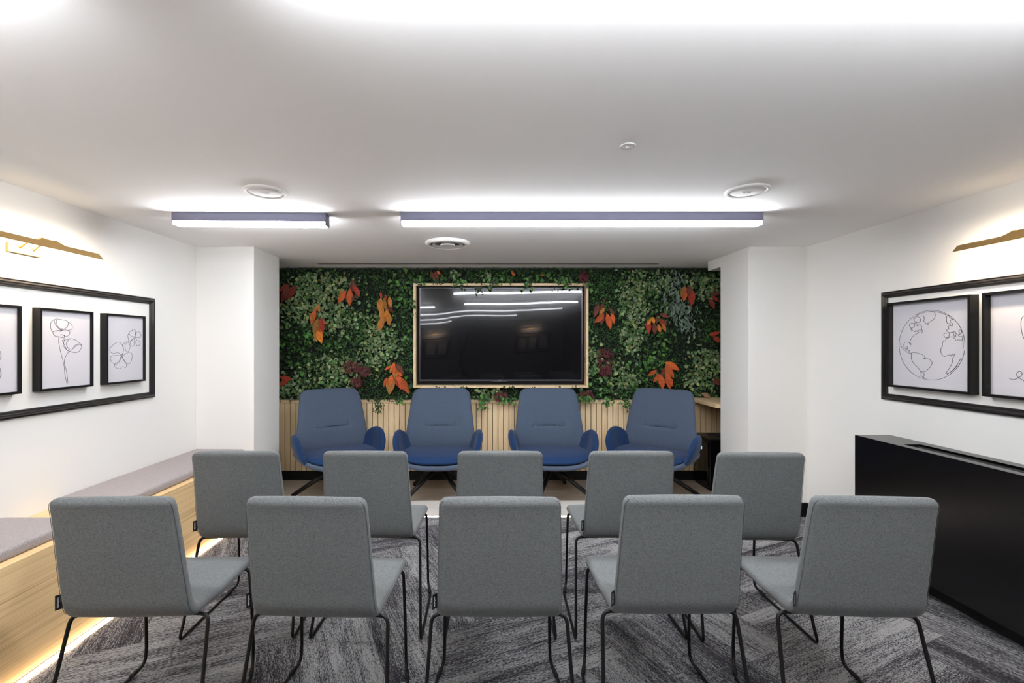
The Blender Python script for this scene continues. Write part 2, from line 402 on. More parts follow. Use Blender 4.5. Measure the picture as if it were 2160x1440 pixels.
IVY = [(865, 590, 25, 25, 1), (850, 625, 30, 25, .8), (640, 720, 45, 30, .9), (690, 710, 35, 25, .5), (870, 690, 20, 40, .5), (790, 745, 20, 20, .3), (1270, 822, 50, 22, 1), (1375, 640, 28, 40, .8), (1370, 745, 40, 35, .9),
       (1245, 660, 18, 60, .7), (1400, 690, 30, 20, .5), (880, 810, 30, 20, .8), (760, 770, 40, 20, .5), (650, 800, 50, 16, .5), (1375, 795, 30, 15, .7), (1500, 830, 30, 12, .9), (900, 580, 60, 14, .6), (1150, 582, 80, 12, .5), (800, 560, 60, 20, .3), (1180, 825, 60, 15, .5), (610, 760, 25, 40, .5)]
GREY = [(1420, 600, 30, 30, 1), (1435, 650, 22, 35, 1), (1455, 680, 18, 20, .8)]
BRIGHT = [(760, 700, 45, 45, 1), (1290, 610, 35, 40, 1), (640, 770, 40, 20, .6), (1500, 700, 30, 25, .9), (1400, 780, 50, 30, .5), (790, 780, 40, 20, .6), (1050, 580, 60, 12, .8), (1300, 690, 25, 25, .6), (860, 700, 22, 40, .5), (880, 750, 20, 50, .6), (950, 830, 60, 14, .7)]
DARK = [(600, 645, 22, 25, 1), (760, 640, 30, 35, .6), (1440, 730, 30, 45, 1), (1330, 770, 30, 35, .6), (1480, 640, 25, 25, .5), (620, 590, 40, 15, .7), (800, 800, 30, 18, .5), (1500, 740, 25, 16, 1.2), (1280, 740, 30, 20, .5)]
def inside_tv(X, Z, m=0.0): return TVO[0]+m < X < TVO[1]-m and TVO[2]+m < Z < TVO[3]-m
def rv(c, j=.25):
    k = 1+random.uniform(-j, j); return (c[0]*k*random.uniform(.9, 1.12), c[1]*k, c[2]*k*random.uniform(.85, 1.1))
def newmb():
    q = MB(); q.col = []; return q
small, ivy, pale, olive = newmb(), newmb(), newmb(), newmb()
cD, cG, cB, cI, cP, cY, cS = [lin(*q)[:3] for q in ((22, 38, 22), (38, 66, 32), (58, 102, 42), (76, 122, 54), (122, 142, 104), (134, 144, 90), (110, 128, 114))]
for k in range(36000):
    px = random.uniform(575, 1545); py = random.uniform(566, 846)
    X, Z = wx(px), wz(py)
    if X < FX0+.02 or X > FX1-.02: continue
    if Z > FZ1-.012: continue
    edge = .0
    if inside_tv(X, Z, .012): continue
    overhang = inside_tv(X, Z) or Z < FZ0+.006
    if overhang and (math.sin(px*.13)+math.sin(px*.047+1)+math.sin(px*.31)*.5 < .35): continue
    P_ = gw(px, py, PALE); I_ = gw(px, py, IVY); G_ = gw(px, py, GREY); B_ = gw(px, py, BRIGHT); D_ = gw(px, py, DARK)
    P_ = min(1.3, P_)**2.2*1.15; I_ = min(1.3, I_)**1.6*1.2; G_ = min(1.2, G_)**2*1.3
    tot = P_*1.5+I_*.9+G_*1.2+.5+B_*.45
    r = random.random()*tot
    y = 4.775-random.random()**1.3*.075
    if overhang: y = 4.655-random.random()*.02 if inside_tv(X, Z) else 4.735-random.random()*.03
    nx, nz = random.gauss(0, .6), random.gauss(.1, .6); nv = (nx, -1, nz)
    th = random.gauss(-PI/2, 1.1); dv = (math.cos(th), random.uniform(-.45, .1), math.sin(th))
    if r < P_*1.5:
        if random.random() < .3: continue
        s = random.uniform(.020, .046); w_ = random.random(); c = rv(cP if w_ < .42 else cY if w_ < .6 else lin(84, 114, 70)[:3] if w_ < .85 else lin(62, 98, 52)[:3], .34)
        leaf(pale, (X, y-random.uniform(.004, .03), Z), dv, nv, s, s*random.uniform(.65, 1), c, 'round' if random.random() < .7 else 'ivy')
    elif r < P_*1.5+I_*.9:
        if random.random() < .62: continue
        s = random.uniform(.028, .052); leaf(ivy, (X, y-.014, Z), dv, nv, s, s*.85, rv(cI if random.random() < .45 else cG, .4), 'ivy')
    elif r < P_*1.5+I_*.9+G_*1.2:
        if random.random() < .5: continue
        th = random.gauss(-PI/2, .5)
        s = random.uniform(.04, .07); leaf(pale, (X, y-.014, Z), (math.cos(th), -.2, math.sin(th)), nv, s, s*.36, rv(cS, .2), 'oval')
    else:
        w = random.random(); c = cD if w < .32+D_*.5-B_*.3 else (cB if w > 1-.16-B_*.5 else cG)
        for q in range(2 if D_ < .5 else 1):
            s = random.uniform(.010, .024); th = random.uniform(0, 2*PI)
            leaf(small, (X+random.gauss(0, .008), y+random.uniform(-.004, .012), Z+random.gauss(0, .008)), (math.cos(th), random.uniform(-.6, 0), math.sin(th)), nv, s, s*.62, rv(c, .4), 'small')
# hanging sprigs over rail and surround
for (px, py, n, ln, big) in ((800, 856, 26, 14, 0), (795, 848, 30, 18, 0), (845, 843, 12, 6, 1), (1040, 592, 14, 8, 0), (1012, 600, 14, 16, 0), (970, 594, 10, 10, 1), (1031, 592, 8, 12, 1), (1113, 592, 9, 14, 1), (1183, 592, 12, 14, 0), (1193, 592, 10, 12, 1),
                             (885, 593, 5, 6, 1), (920, 594, 8, 4, 0), (1050, 593, 6, 5, 1), (1020, 838, 26, 12, 1), (1018, 850, 12, 10, 1), (1062, 843, 10, 8, 1), (1240, 843, 8, 6, 1), (1280, 846, 14, 8, 1), (1320, 845, 14, 12, 1), (1328, 852, 12, 16, 0), (1222, 843, 12, 6, 1), (875, 665, 6, 4, 0), (870, 640, 8, 10, 1), (945, 846, 9, 6, 1), (1080, 846, 7, 6, 1), (1250, 780, 8, 8, 1), (1238, 600, 6, 5, 1)):
    top_ = 590 < py < 605 and 880 < px < 1235
    for k in range(int(n*(2.2 if top_ else 1.6))):
        qx, qy = px+random.gauss(0, 6 if top_ else 5), py+random.uniform(-8, ln*(1.25 if top_ else 1)); X, Z = wx(qx, 4.65), wz(qy, 4.65)
        yy = 4.648-random.random()*.02
        s = random.uniform(.024, .04) if big else random.uniform(.012, .022)
        th = random.gauss(-PI/2, .9)
        leaf(ivy if big else small, (X, yy, Z), (math.cos(th), -.1, math.sin(th)), (random.gauss(0, .4), -1, .2), s, s*.8, rv(cI if big and random.random() < .6 else cG, .35), 'ivy' if big else 'small')
for mb_, nm, lb in ((small, 'boxwood_foliage', 'tiny dark green leaves'), (ivy, 'ivy_foliage', 'glossy green ivy leaves'), (pale, 'eucalyptus_foliage', 'pale silvery green round leaves')):
    o = mb_.build(nm, M['leaf_soft'] if mb_ is pale else M['leaf'], pw); o['kind'] = 'stuff'; o['label'] = lb

def lc(ox, oy, sc, segs):
    return [(ox+a/sc, oy+b/sc, ox+c_/sc, oy+d/sc, col) for a, b, c_, d, col in segs]
R_, O_, A_, B_, Y_ = (148, 52, 34), (186, 86, 40), (164, 108, 48), (96, 50, 38), (192, 118, 40)
CL = [
 lc(580, 540, 4.5, [(135, 260, 60, 435, R_), (205, 282, 105, 410, R_), (140, 268, 48, 330, R_), (130, 262, 95, 400, B_)]),
 lc(580, 540, 4.5, [(740, 225, 735, 335, B_), (672, 325, 606, 447, O_), (712, 305, 710, 467, O_), (765, 290, 802, 382, R_), (748, 250, 765, 350, R_), (762, 335, 785, 405, B_), (640, 320, 618, 380, A_), (745, 370, 738, 430, B_)]),
 lc(580, 540, 4.5, [(405, 452, 425, 532, A_), (385, 505, 345, 645, O_), (345, 540, 350, 620, A_), (410, 590, 370, 740, A_), (390, 680, 395, 812, A_), (415, 675, 440, 827, Y_), (438, 585, 445, 745, R_), (455, 618, 492, 642, O_), (430, 480, 360, 520, A_)]),
 lc(580, 540, 4.5, [(1005, 395, 990, 525, A_), (1035, 395, 1052, 512, A_), (1085, 385, 1102, 500, A_), (1065, 470, 1128, 537, B_), (1070, 500, 1042, 627, Y_), (1085, 540, 1085, 657, A_), (1035, 570, 985, 708, A_), (1050, 365, 1055, 420, R_), (1025, 480, 1005, 600, A_), (1005, 340, 1010, 400, R_), (1000, 410, 968, 460, A_)]),
 lc(580, 540, 4.5, [(1130, 1005, 1122, 1130, O_), (1150, 1020, 1222, 1117, B_), (1100, 1045, 1045, 1077, O_), (1110, 1050, 1095, 1110, A_), (1150, 1055, 1140, 1175, A_), (1065, 1150, 1035, 1232, O_), (1105, 1125, 1088, 1308, A_), (1110, 1125, 1085, 1230, O_), (1165, 1120, 1200, 1262, O_), (1200, 1150, 1262, 1302, O_), (1135, 1165, 1172, 1240, R_), (1160, 1095, 1212, 1140, O_)]),
 lc(580, 540, 4.5, [(45, 1145, 152, 1165, R_), (140, 1150, 48, 1228, R_)]),
 lc(860, 560, 4.8, [(235, 55, 278, 152, B_), (295, 55, 332, 92, O_), (270, 60, 312, 142, B_)]),
 lc(1220, 540, 4.5, [(190, 455, 150, 577, B_), (238, 440, 200, 540, B_), (248, 490, 198, 555, A_), (245, 545, 158, 632, O_), (238, 555, 213, 652, B_), (268, 540, 307, 692, O_), (310, 535, 340, 637, O_), (285, 495, 342, 552, B_), (250, 400, 235, 440, B_)]),
 lc(1220, 540, 4.5, [(1010, 285, 1000, 428, O_), (985, 300, 975, 390, A_), (1055, 275, 1035, 372, B_), (1075, 310, 1070, 472, R_), (1060, 330, 1045, 430, R_)]),
 lc(1220, 540, 4.5, [(1345, 345, 1255, 372, B_), (1260, 378, 1335, 432, R_), (1235, 400, 1292, 502, R_), (1350, 370, 1340, 450, B_)]),
 lc(1220, 540, 4.5, [(770, 550, 857, 580, B_), (745, 565, 738, 642, B_), (765, 595, 838, 655, R_), (700, 575, 718, 642, Y_), (655, 600, 668, 737, R_), (720, 635, 722, 742, B_), (755, 645, 775, 727, Y_), (790, 635, 827, 717, A_), (690, 590, 650, 655, Y_), (770, 600, 800, 660, O_)]),
 lc(1220, 540, 4.5, [(820, 1005, 957, 1077, O_), (825, 1035, 905, 1155, O_), (745, 1080, 662, 1132, O_), (765, 1115, 712, 1197, O_), (815, 1060, 785, 1155, B_), (775, 1120, 800, 1260, O_), (830, 1095, 870, 1260, O_), (860, 1140, 885, 1235, O_), (820, 1060, 850, 1130, O_)]),
 lc(1220, 540, 4.5, [(1345, 720, 1240, 750, R_), (1275, 758, 1350, 822, R_)]),
 lc(1140, 560, 3.6, [(1222, 968, 1290, 1000, (150, 112, 84)), (1365, 905, 1300, 868, B_), (1368, 880, 1320, 850, B_)]),
 lc(860, 560, 4.8, [(1050, 55, 1082, 108, O_), (1345, 88, 1385, 108, O_)]),
]
for cl_ in CL:
    mb_ = newmb()
    for k, (a, b, c_, d, col) in enumerate(cl_):
        dd = 4.665-.006*(k % 4)
        A = Vector((wx(a, dd), dd, wz(b, dd))); B = Vector((wx(c_, dd), dd-.012, wz(d, dd))); v = B-A
        leaf(mb_, A, v, (random.gauss(0, .25), -1, random.gauss(.1, .15)), v.length*1.04, v.length*random.uniform(.36, .46), rv(lin(*col), .28), 'big', .10)
    o = mb_.build('autumn_leaf_cluster', M['leaf_soft'], pw); o['label'] = 'drooping cluster of dried orange and rust leaves'
FERN = [(580+735/4.5, 540+1040/4.5, 70/4.5, 60/4.5), (580+860/4.5, 540+1080/4.5, 50/4.5, 50/4.5), (580+790/4.5, 540+1180/4.5, 40/4.5, 50/4.5), (1220+240/4.5, 540+960/4.5, 75/4.5, 100/4.5),
        (1220+240/4.5, 540+1080/4.5, 50/4.5, 40/4.5), (860+1775/4.8, 560+120/4.8, 8, 14), (860+1800/4.8, 560+1300/4.8, 60/4.8, 50/4.8), (860+935/4.8, 560+1310/4.8, 50/4.8, 50/4.8)]
for fx, fy, rx, ry in FERN:
    mb_ = newmb()
    for k in range(130):
        a = random.uniform(0, 2*PI); r = math.sqrt(random.random()); X, Z = wx(fx+rx*r*math.cos(a)), wz(fy+ry*r*math.sin(a))
        th = random.gauss(-PI/2+(.8 if math.cos(a) > 0 else -.8)*abs(math.cos(a)), .5); s = random.uniform(.018, .04)
        leaf(mb_, (X, 4.672-random.random()*.02, Z), (math.cos(th), -.15, math.sin(th)), (random.gauss(0, .3), -1, 0), s, s*.22, rv(lin(92, 36, 44), .3), 'oval')
    o = mb_.build('burgundy_fern', M['leaf_soft'], pw); o['label'] = 'tuft of feathery burgundy foliage'

def ring_frame(mb, x0, x1, z0, z1, w, y0, y1):
    mb.box((x0, y0, z0), (x0+w, y1, z1)); mb.box((x1-w, y0, z0), (x1, y1, z1))
    mb.box((x0+w, y0, z0), (x1-w, y1, z0+w)); mb.box((x0+w, y0, z1-w), (x1-w, y1, z1)); return mb
t = thing('screen_surround', 'thin pale oak box frame around the screen on the planted wall', 'frame', (0, 4.7, .963), world=True)
ring_frame(MB(), *TVO, .024, 4.678, 4.774).build('oak_frame', M['oak_frame'], t)
MB().box((TVO[0]+.024, 4.765, TVO[2]+.024), (TVO[1]-.024, 4.774, TVO[3]-.024)).build('backing', M['matt_black'], t)
t = thing('television', 'large black flat television reflecting strip lights, mounted in the oak frame', 'television', (.13, 4.73, 1.01), world=True)
TX0, TX1, TZ0, TZ1 = -.700, .968, 1.028, 1.985
MB().box((TX0, 4.722, TZ0), (TX1, 4.765, TZ1), .002, 1).build('casing', M['matt_black'], t)
b = ring_frame(MB(), TX0, TX1, TZ0, TZ1, .0065, 4.712, 4.722); b.box((TX0+.0065, 4.7125, TZ0+.0065), (TX1-.0065, 4.7215, TZ0+.016)); bz = b.build('bezel', M['bezel'], t)
MB().box((.10, 4.711, TZ0+.003), (.14, 4.713, TZ0+.014)).build('badge', M['grey_housing'], bz)
MB().box((.05, 4.716, TZ0-.008), (.20, 4.726, TZ0)).build('sensor_bar', M['bezel'], t)
# gently wavy glass, the sheet really bends a little
def gtilt(px):
    P = [(885, 0), (917, .8), (935, 2.5), (960, 6), (985, 8.2), (1005, 8.6), (1060, 8), (1110, 9.6), (1150, 11.8), (1190, 13.5), (1230, 13.2)]
    for (a, u), (b_, v) in zip(P, P[1:]):
        if px <= b_:
            q = max(0, (px-a)/(b_-a)); q = q*q*(3-2*q); return u+(v-u)*q
    return P[-1][1]
s = MB(); nx, nz = 160, 12; vs = []
sx0, sx1, sz0, sz1 = TX0+.006, TX1-.006, TZ0+.015, TZ1-.006; zc = (sz0+sz1)/2
gl_ = [gtilt(CX+(sx0+(sx1-sx0)*i/nx)*F/4.717) for i in range(nx+1)]
for _ in range(6): gl_ = [gl_[0]]+[(gl_[i-1]+gl_[i]*2+gl_[i+1])/4 for i in range(1, nx)]+[gl_[-1]]
gm = 4.0
for j in range(nz+1):
    for i in range(nx+1):
        x = sx0+(sx1-sx0)*i/nx; z = sz0+(sz1-sz0)*j/nz
        sl_ = (gl_[i]-gm)/(2*F*.53); vs.append((x, 4.7165-sl_*(z-zc), z))
fs = [(j*(nx+1)+i, j*(nx+1)+i+1, (j+1)*(nx+1)+i+1, (j+1)*(nx+1)+i) for j in range(nz) for i in range(nx)]
s.add(vs, fs, True).build('screen', M['screen'], t)

# ------------------------------------------------------------------ side counter and equipment cabinet in the right alcove
t = thing('side_counter', 'pale oak counter end beside the right armchair', 'counter', (2.35, 4.5, 0), world=True)
MB().box((2.095, 4.215, .818), (XR-.002, 4.735, .858), .002, 1).build('counter_top', M['oak_h'], t)
MB().box((2.52, 4.215, 0), (2.56, 4.735, .818)).build('side_panel', M['oak_slat'], t)
t = thing('equipment_cabinet', 'low black cabinet with a small lit display under the oak counter', 'cabinet', (2.3, 4.55, 0), world=True)
MB().box((2.118, 4.385, .02), (2.50, 4.735, .485), .004, 2).build('body', M['cover'], t)
MB().box((2.112, 4.380, .485), (2.506, 4.738, .498), .003, 2).build('top', M['black'], t)
MB().lathe((2.27, 4.60, .498), [(.07, 0), (.07, .006), (.06, .008), (.02, .008), (.003, .008)], 32).build('vent_cover', M['dark_slot'], t)
dr = MB().box((2.108, 4.41, .05), (2.118, 4.71, .46), .002, 1).build('door', M['screen'], t)
MB().box((2.1065, 4.525, .372), (2.108, 4.567, .404)).build('display', M['display'], dr)
MB().box((2.13, 4.40, 0), (2.48, 4.72, .02)).build('base', M['matt_black'], t)
for k in range(2):
    a = MB().box((2.1015, 4.63+.045*k, .17), (2.108, 4.652+.03*k, .186), .003, 2); a.build('handle', M['bezel'], dr)

# ------------------------------------------------------------------ side wall frames and pictures
def side(sgn, Xw):
    """map (along y, offset from the wall, z)"""
    return lambda y, off, z: (Xw-sgn*off if sgn > 0 else Xw+off, y, z)
def wbox(mb, S, a, b, bev=0, seg=1):
    A, B = S(*a), S(*b); return mb.box(A, B, bev, seg)
def moulding(S, y0, y1, z0, z1, label, group=None):
    # profiled black moulding rectangle swept with mitred corners
    prof = [(0, .0), (0, .012), (.004, .016), (.006, .013), (.009, .013), (.011, .022), (.018, .028), (.025, .026), (.029, .018), (.031, .018), (.033, .014), (.036, .014), (.040, .008), (.040, 0)]
    corners = [(y0, z0, 1, 1), (y1, z0, -1, 1), (y1, z1, -1, -1), (y0, z1, 1, -1)]
    vs = []; n = len(prof)
    for (y, z, sy, sz) in corners:
        for w, off in prof: vs.append(S(y+sy*w, off, z+sz*w))
    fs = []
    for i in range(4):
        j = (i+1) % 4
        for k in range(n-1): fs.append((i*n+k, i*n+k+1, j*n+k+1, j*n+k))
        fs.append((i*n+n-1, i*n, j*n, j*n+n-1))
    mb = MB().add(vs, fs); bm = bmesh.new(); 
    o = mb.build('wall_moulding', M['frame']); tag(o, label, 'moulding', group)
    return o
def picture(S, y0, y1, z0, z1, depth, border, label, lines, group, rec=.03, lw=.0014, glass=True):
    c = Vector(S((y0+y1)/2, 0, z0)); t = thing('framed_picture', label, 'picture', c, 0, group, world=True)
    fr = MB()
    for a, b in (((y0, 0, z0), (y0+border, depth, z1)), ((y1-border, 0, z0), (y1, depth, z1)), ((y0+border, 0, z0), (y1-border, depth, z0+border)), ((y0+border, 0, z1-border), (y1-border, depth, z1))):
        wbox(fr, S, a, b)
    fr.build('frame', M['black'], t)
    pp = wbox(MB(), S, (y0+border, .001, z0+border), (y1-border, depth-rec, z1-border)).build('print', M['paper'], t)
    if lines:
        ln = MB()
        for L_ in lines: ln.tube([S(y, depth-rec+.0004, z) for y, z in L_], lw, 5)
        ln.build('line_drawing', M['ink'], pp)
    if glass: MB().add([S(y, depth-.004, z) for y, z in ((y0+border, z0+border), (y1-border, z0+border), (y1-border, z1-border), (y0+border, z1-border))], [(0, 1, 2, 3)]).build('glass', M['glass'], t)
    return t
SLf, SRt = side(-1, XL), side(1, XR)
def px2wall(pts, ox, oy, sc, Xp, n=6, closed=False):
    out = []
    for a, b in pts:
        x, y = ox+a/sc, oy+b/sc; d = F*Xp/(x-CX); out.append(Vector((d, H-(y-CY)*d/F, 0)))
    return [(p.x, p.y) for p in spline(out, n, closed)]

moulding(SLf, 1.45, 3.27, 1.025, 1.725, 'long black moulding rectangle around the flower drawings', 'black moulding rectangles')
moulding(SRt, 1.21, 3.025, 1.04, 1.74, 'long black moulding rectangle around the globe drawing', 'black moulding rectangles')
Xp = XL+.04-.012
lf = lambda pts, cl=False: px2wall(pts, 0, 450, 2.88, Xp, 6, cl)
pop = [[(405, 1037), (392, 980), (385, 915), (368, 850), (355, 790), (355, 752)], [(410, 1030), (402, 960), (388, 905), (398, 865), (420, 836)],
       [(368, 708), (345, 690), (330, 665), (328, 645), (345, 640), (372, 645), (400, 650), (412, 665), (405, 690), (380, 705)],
       [(368, 708), (340, 712), (315, 715), (304, 690), (308, 660), (330, 642)], [(318, 716), (325, 740), (350, 748), (372, 752), (388, 756), (385, 740), (365, 735)],
       [(372, 710), (400, 708), (420, 715), (418, 735), (400, 748), (385, 738)], [(412, 662), (430, 670), (437, 690), (430, 705), (405, 710)], [(345, 640), (340, 665), (352, 690), (365, 702)],
       [(360, 700), (375, 712), (362, 715), (378, 702), (368, 698)],
       [(375, 772), (388, 768), (382, 800), (400, 825), (425, 838), (455, 845), (480, 835), (494, 805), (470, 798), (440, 822), (428, 832)],
       [(375, 772), (390, 800), (405, 830), (428, 838)], [(388, 768), (410, 765), (420, 760), (450, 765), (480, 785), (496, 803)], [(420, 762), (400, 790), (410, 815), (425, 830)], [(478, 790), (455, 800), (440, 820)]]
hib = [[(735, 865), (715, 845), (690, 850), (668, 840), (668, 815), (690, 795), (712, 782), (735, 790), (748, 820), (745, 845), (735, 865)],
       [(735, 865), (700, 862), (675, 868), (668, 885), (685, 910), (710, 915), (728, 890), (735, 868)], [(735, 868), (720, 895), (692, 920), (705, 938), (725, 942), (742, 930), (762, 935), (765, 910), (748, 885), (738, 870)],
       [(738, 868), (765, 850), (790, 843), (801, 860), (797, 890), (785, 912), (760, 908), (742, 880)], [(728, 858), (742, 872), (728, 876), (744, 860), (735, 856)],
       [(745, 820), (745, 795), (765, 780), (783, 790), (787, 815), (775, 840), (762, 830), (757, 800), (775, 780), (800, 768), (812, 755)],
       [(815, 748), (795, 745), (782, 725), (800, 712), (818, 718), (820, 740), (815, 748)], [(818, 748), (825, 715), (808, 703), (795, 715)], [(818, 748), (840, 755), (855, 742), (845, 720), (825, 722)],
       [(818, 750), (830, 770), (848, 780), (845, 800), (828, 800), (820, 775)], [(815, 750), (812, 775), (812, 800), (798, 806), (788, 785), (800, 765)], [(782, 725), (775, 740), (780, 770), (800, 772)]]
leafy = [[(-20, 830), (0, 840), (2, 880), (-12, 890), (-30, 870)], [(-8, 940), (0, 945), (3, 985), (-10, 1000), (-30, 970)], [(-60, 1020), (-40, 900), (-35, 800), (-60, 700)], [(-35, 800), (-10, 760), (-20, 720), (-45, 740), (-60, 700)]]
G = 'framed flower line drawings on the left wall'
picture(SLf, 2.822, 3.144, 1.150, 1.590, .042, .012, 'framed line drawing of two joined hibiscus blooms, furthest right on the left wall', [lf(q) for q in hib], G, .012, .0009)
picture(SLf, 2.402, 2.728, 1.150, 1.590, .042, .012, 'framed line drawing of two poppies on long stems, left wall', [lf(q) for q in pop], G, .012, .0009)
picture(SLf, 1.982, 2.308, 1.150, 1.590, .042, .012, 'framed line drawing cut off by the left edge of the photo', [lf(q) for q in leafy], G, .012, .0009)
Xp = XR-.048+.032
rt = lambda pts, cl=False: px2wall(pts, 1780, 560, 4.0, Xp, 6, cl)
def arc(cx, cy, r, a0, a1, n=14, sx=1.0):
    return [(cx+r*sx*math.cos(math.radians(a0+(a1-a0)*k/n)), cy+r*math.sin(math.radians(a0+(a1-a0)*k/n))) for k in range(n+1)]
# outer circle in wall units
cyw, czw = None, None
def wallpt(x, y):
    X = 1780+x/4; Y = 560+y/4; d = F*Xp/(X-CX); return d, H-(Y-CY)*d/F
l_, r_ = wallpt(467, 680)[0], wallpt(1022, 680)[0]; tp, bt = wallpt(745, 376)[1], wallpt(755, 967)[1]
gy, gz, gr = (l_+r_)/2, (tp+bt)/2, (tp-bt)/2
def garc(a0, a1, rr=1.0, n=30): return [(gy-gr*rr*math.cos(math.radians(a0+(a1-a0)*k/n))*(l_-r_)/(2*gr)*-1*-1, gz+gr*rr*math.sin(math.radians(a0+(a1-a0)*k/n))) for k in range(n+1)]
# angle 0 = right in view (near side, small y)
globe = [garc(3, 116), garc(122, 176), garc(182, 352), garc(60, 112, .965), garc(302, 338, .955), garc(354, 372, .955, 8)]
gl_lines = [[(622, 412), (605, 440), (590, 455), (600, 470), (620, 480), (640, 478), (648, 460), (640, 440), (620, 430), (605, 425), (585, 445)],
      [(620, 480), (590, 485), (560, 490), (555, 510), (570, 530), (580, 545), (572, 548), (568, 530), (590, 520), (600, 505), (598, 490), (615, 490), (620, 510), (640, 498), (655, 510), (658, 540), (668, 555), (655, 562), (650, 545), (630, 545), (600, 555), (595, 558), (615, 555), (632, 562), (625, 570), (590, 590), (570, 615), (556, 650), (560, 668), (568, 665), (565, 655), (545, 648), (520, 645), (508, 660), (508, 685), (520, 702), (535, 703), (540, 690), (530, 685), (525, 698), (545, 715), (555, 712), (550, 728), (570, 738), (590, 733), (640, 742), (675, 760), (682, 778), (670, 788), (690, 782), (720, 790), (745, 815), (735, 845), (705, 880), (680, 895), (662, 890), (660, 900), (672, 905), (678, 925), (672, 940), (690, 950), (704, 945)],
      [(570, 740), (572, 790), (590, 825), (630, 865), (650, 900), (655, 930), (680, 950), (700, 948)],
      [(475, 655), (490, 690), (510, 710), (530, 725), (550, 740), (570, 742)],
      [(665, 420), (680, 440), (675, 465), (690, 485), (710, 498), (715, 490), (700, 492), (725, 475), (760, 450), (772, 420), (765, 395), (740, 388)],
      [(870, 425), (885, 422), (895, 440), (915, 450), (925, 460), (908, 455), (900, 470), (918, 490), (915, 510), (900, 500), (895, 485), (880, 490), (868, 475), (866, 445), (870, 425)],
      [(900, 505), (880, 515), (885, 535), (865, 545), (880, 560), (895, 570), (860, 568), (845, 580), (850, 600), (870, 608), (885, 600), (890, 580), (905, 562), (920, 565), (935, 600), (945, 600), (940, 575), (925, 560), (935, 555), (950, 575), (965, 585), (975, 570), (970, 550), (985, 543), (995, 560), (985, 575), (968, 590), (985, 600), (1005, 598), (1000, 625), (980, 628), (960, 625), (950, 635), (930, 610), (905, 600), (880, 610), (865, 612), (860, 630), (835, 645), (832, 680), (820, 700), (822, 740), (845, 765), (870, 760), (900, 752), (910, 765), (915, 752), (935, 745), (925, 770), (915, 790), (918, 810), (900, 850), (875, 890), (860, 910), (880, 908), (920, 885), (960, 840)],
      ]
G = 'square framed line drawings on the right wall'
picture(SRt, 2.434, 2.943, 1.130, 1.662, .048, .013, 'square framed line drawing of a globe on the right wall', globe+[rt(q) for q in gl_lines], G, .032, .0010)
ball = [[(1540, 410), (1505, 440), (1495, 500), (1510, 590), (1545, 660)], [(1395, 952), (1430, 960), (1465, 950), (1495, 930), (1505, 908), (1490, 893), (1465, 900), (1460, 925), (1475, 945), (1500, 960), (1540, 985)]]
picture(SRt, 1.862, 2.376, 1.130, 1.662, .048, .013, 'square framed drawing with a looping line, cut off by the right edge', [rt(q) for q in ball], G, .032, .0010)

def picture_light(S, yc, zl, label, group='brass picture lights', along=.28):
    base_ = Vector(S(yc, 0, zl)); t = thing('picture_light', label, 'wall light', base_, 0, group, world=True)
    e, hl = .0015, along
    # tilted brass strip: upper edge nearer the wall
    A0, A1 = (.152, .030), (.178, -.002)   # (offset, dz)
    def quad(y0, y1, p, q, th=.003):
        nx_, nz_ = (q[1]-p[1]), -(q[0]-p[0]); l = math.hypot(nx_, nz_); nx_, nz_ = nx_/l*th, nz_/l*th
        P = [(p[0], p[1]), (q[0], q[1]), (q[0]+nx_, q[1]+nz_), (p[0]+nx_, p[1]+nz_)]
        vs = [S(y, a, zl+b) for y in (y0, y1) for a, b in P]
        return vs, [(0, 1, 2, 3), (7, 6, 5, 4), (0, 4, 5, 1), (1, 5, 6, 2), (2, 6, 7, 3), (3, 7, 4, 0)]
    sh = MB(); sh.add(*quad(yc-hl, yc+hl, A0, A1))
    # raised crest at the middle that turns into the two arms
    crest = []
    K = [(-.075, 0), (-.06, .006), (-.045, .016), (.045, .016), (.06, .006), (.075, 0)]
    vs = []; 
    for y_, h_ in K:
        vs += [S(yc+y_, A0[0], zl+A0[1]), S(yc+y_, A0[0]-h_*.8, zl+A0[1]+h_), S(yc+y_, A0[0]-.003, zl+A0[1]), S(yc+y_, A0[0]-h_*.8-.003, zl+A0[1]+h_)]
    fs = []
    for i in range(len(K)-1): a, b = 4*i, 4*i+4; fs += [(a, a+1, b+1, b), (a+2, b+2, b+3, a+3), (a+1, a+3, b+3, b+1)]
    sh.add(vs, fs); sh.build('shade', M['brass'], t)
    vs, fs = quad(yc-hl+.008, yc+hl-.008, (A0[0]-.004, A0[1]-.004), (A1[0]-.005, A1[1]-.001), -.002)
    MB().add(vs, fs).build('light_strip', M['led_pic'], t)
    for sy in (-1, 1):
        pts = [S(yc+sy*.035, .018, zl-.005), S(yc+sy*.035, .07, zl+.032), S(yc+sy*.035, .13, zl+.046), S(yc+sy*.035, A0[0]-.008, zl+A0[1]+.012)]
        MB().tube(spline(pts, 5), .004, 8).build('arm', M['brass'], t)
    wbox(MB(), S, (yc-.0875, 0, zl-.030), (yc+.0875, .020, zl+.018), .002, 1).build('wall_plate', M['brass'], t)
picture_light(SLf, 2.355, 1.886, 'slim brass picture light above the flower drawings on the left wall')
picture_light(SRt, 2.118, 1.882, 'slim brass picture light above the globe drawing, cut off by the right edge')

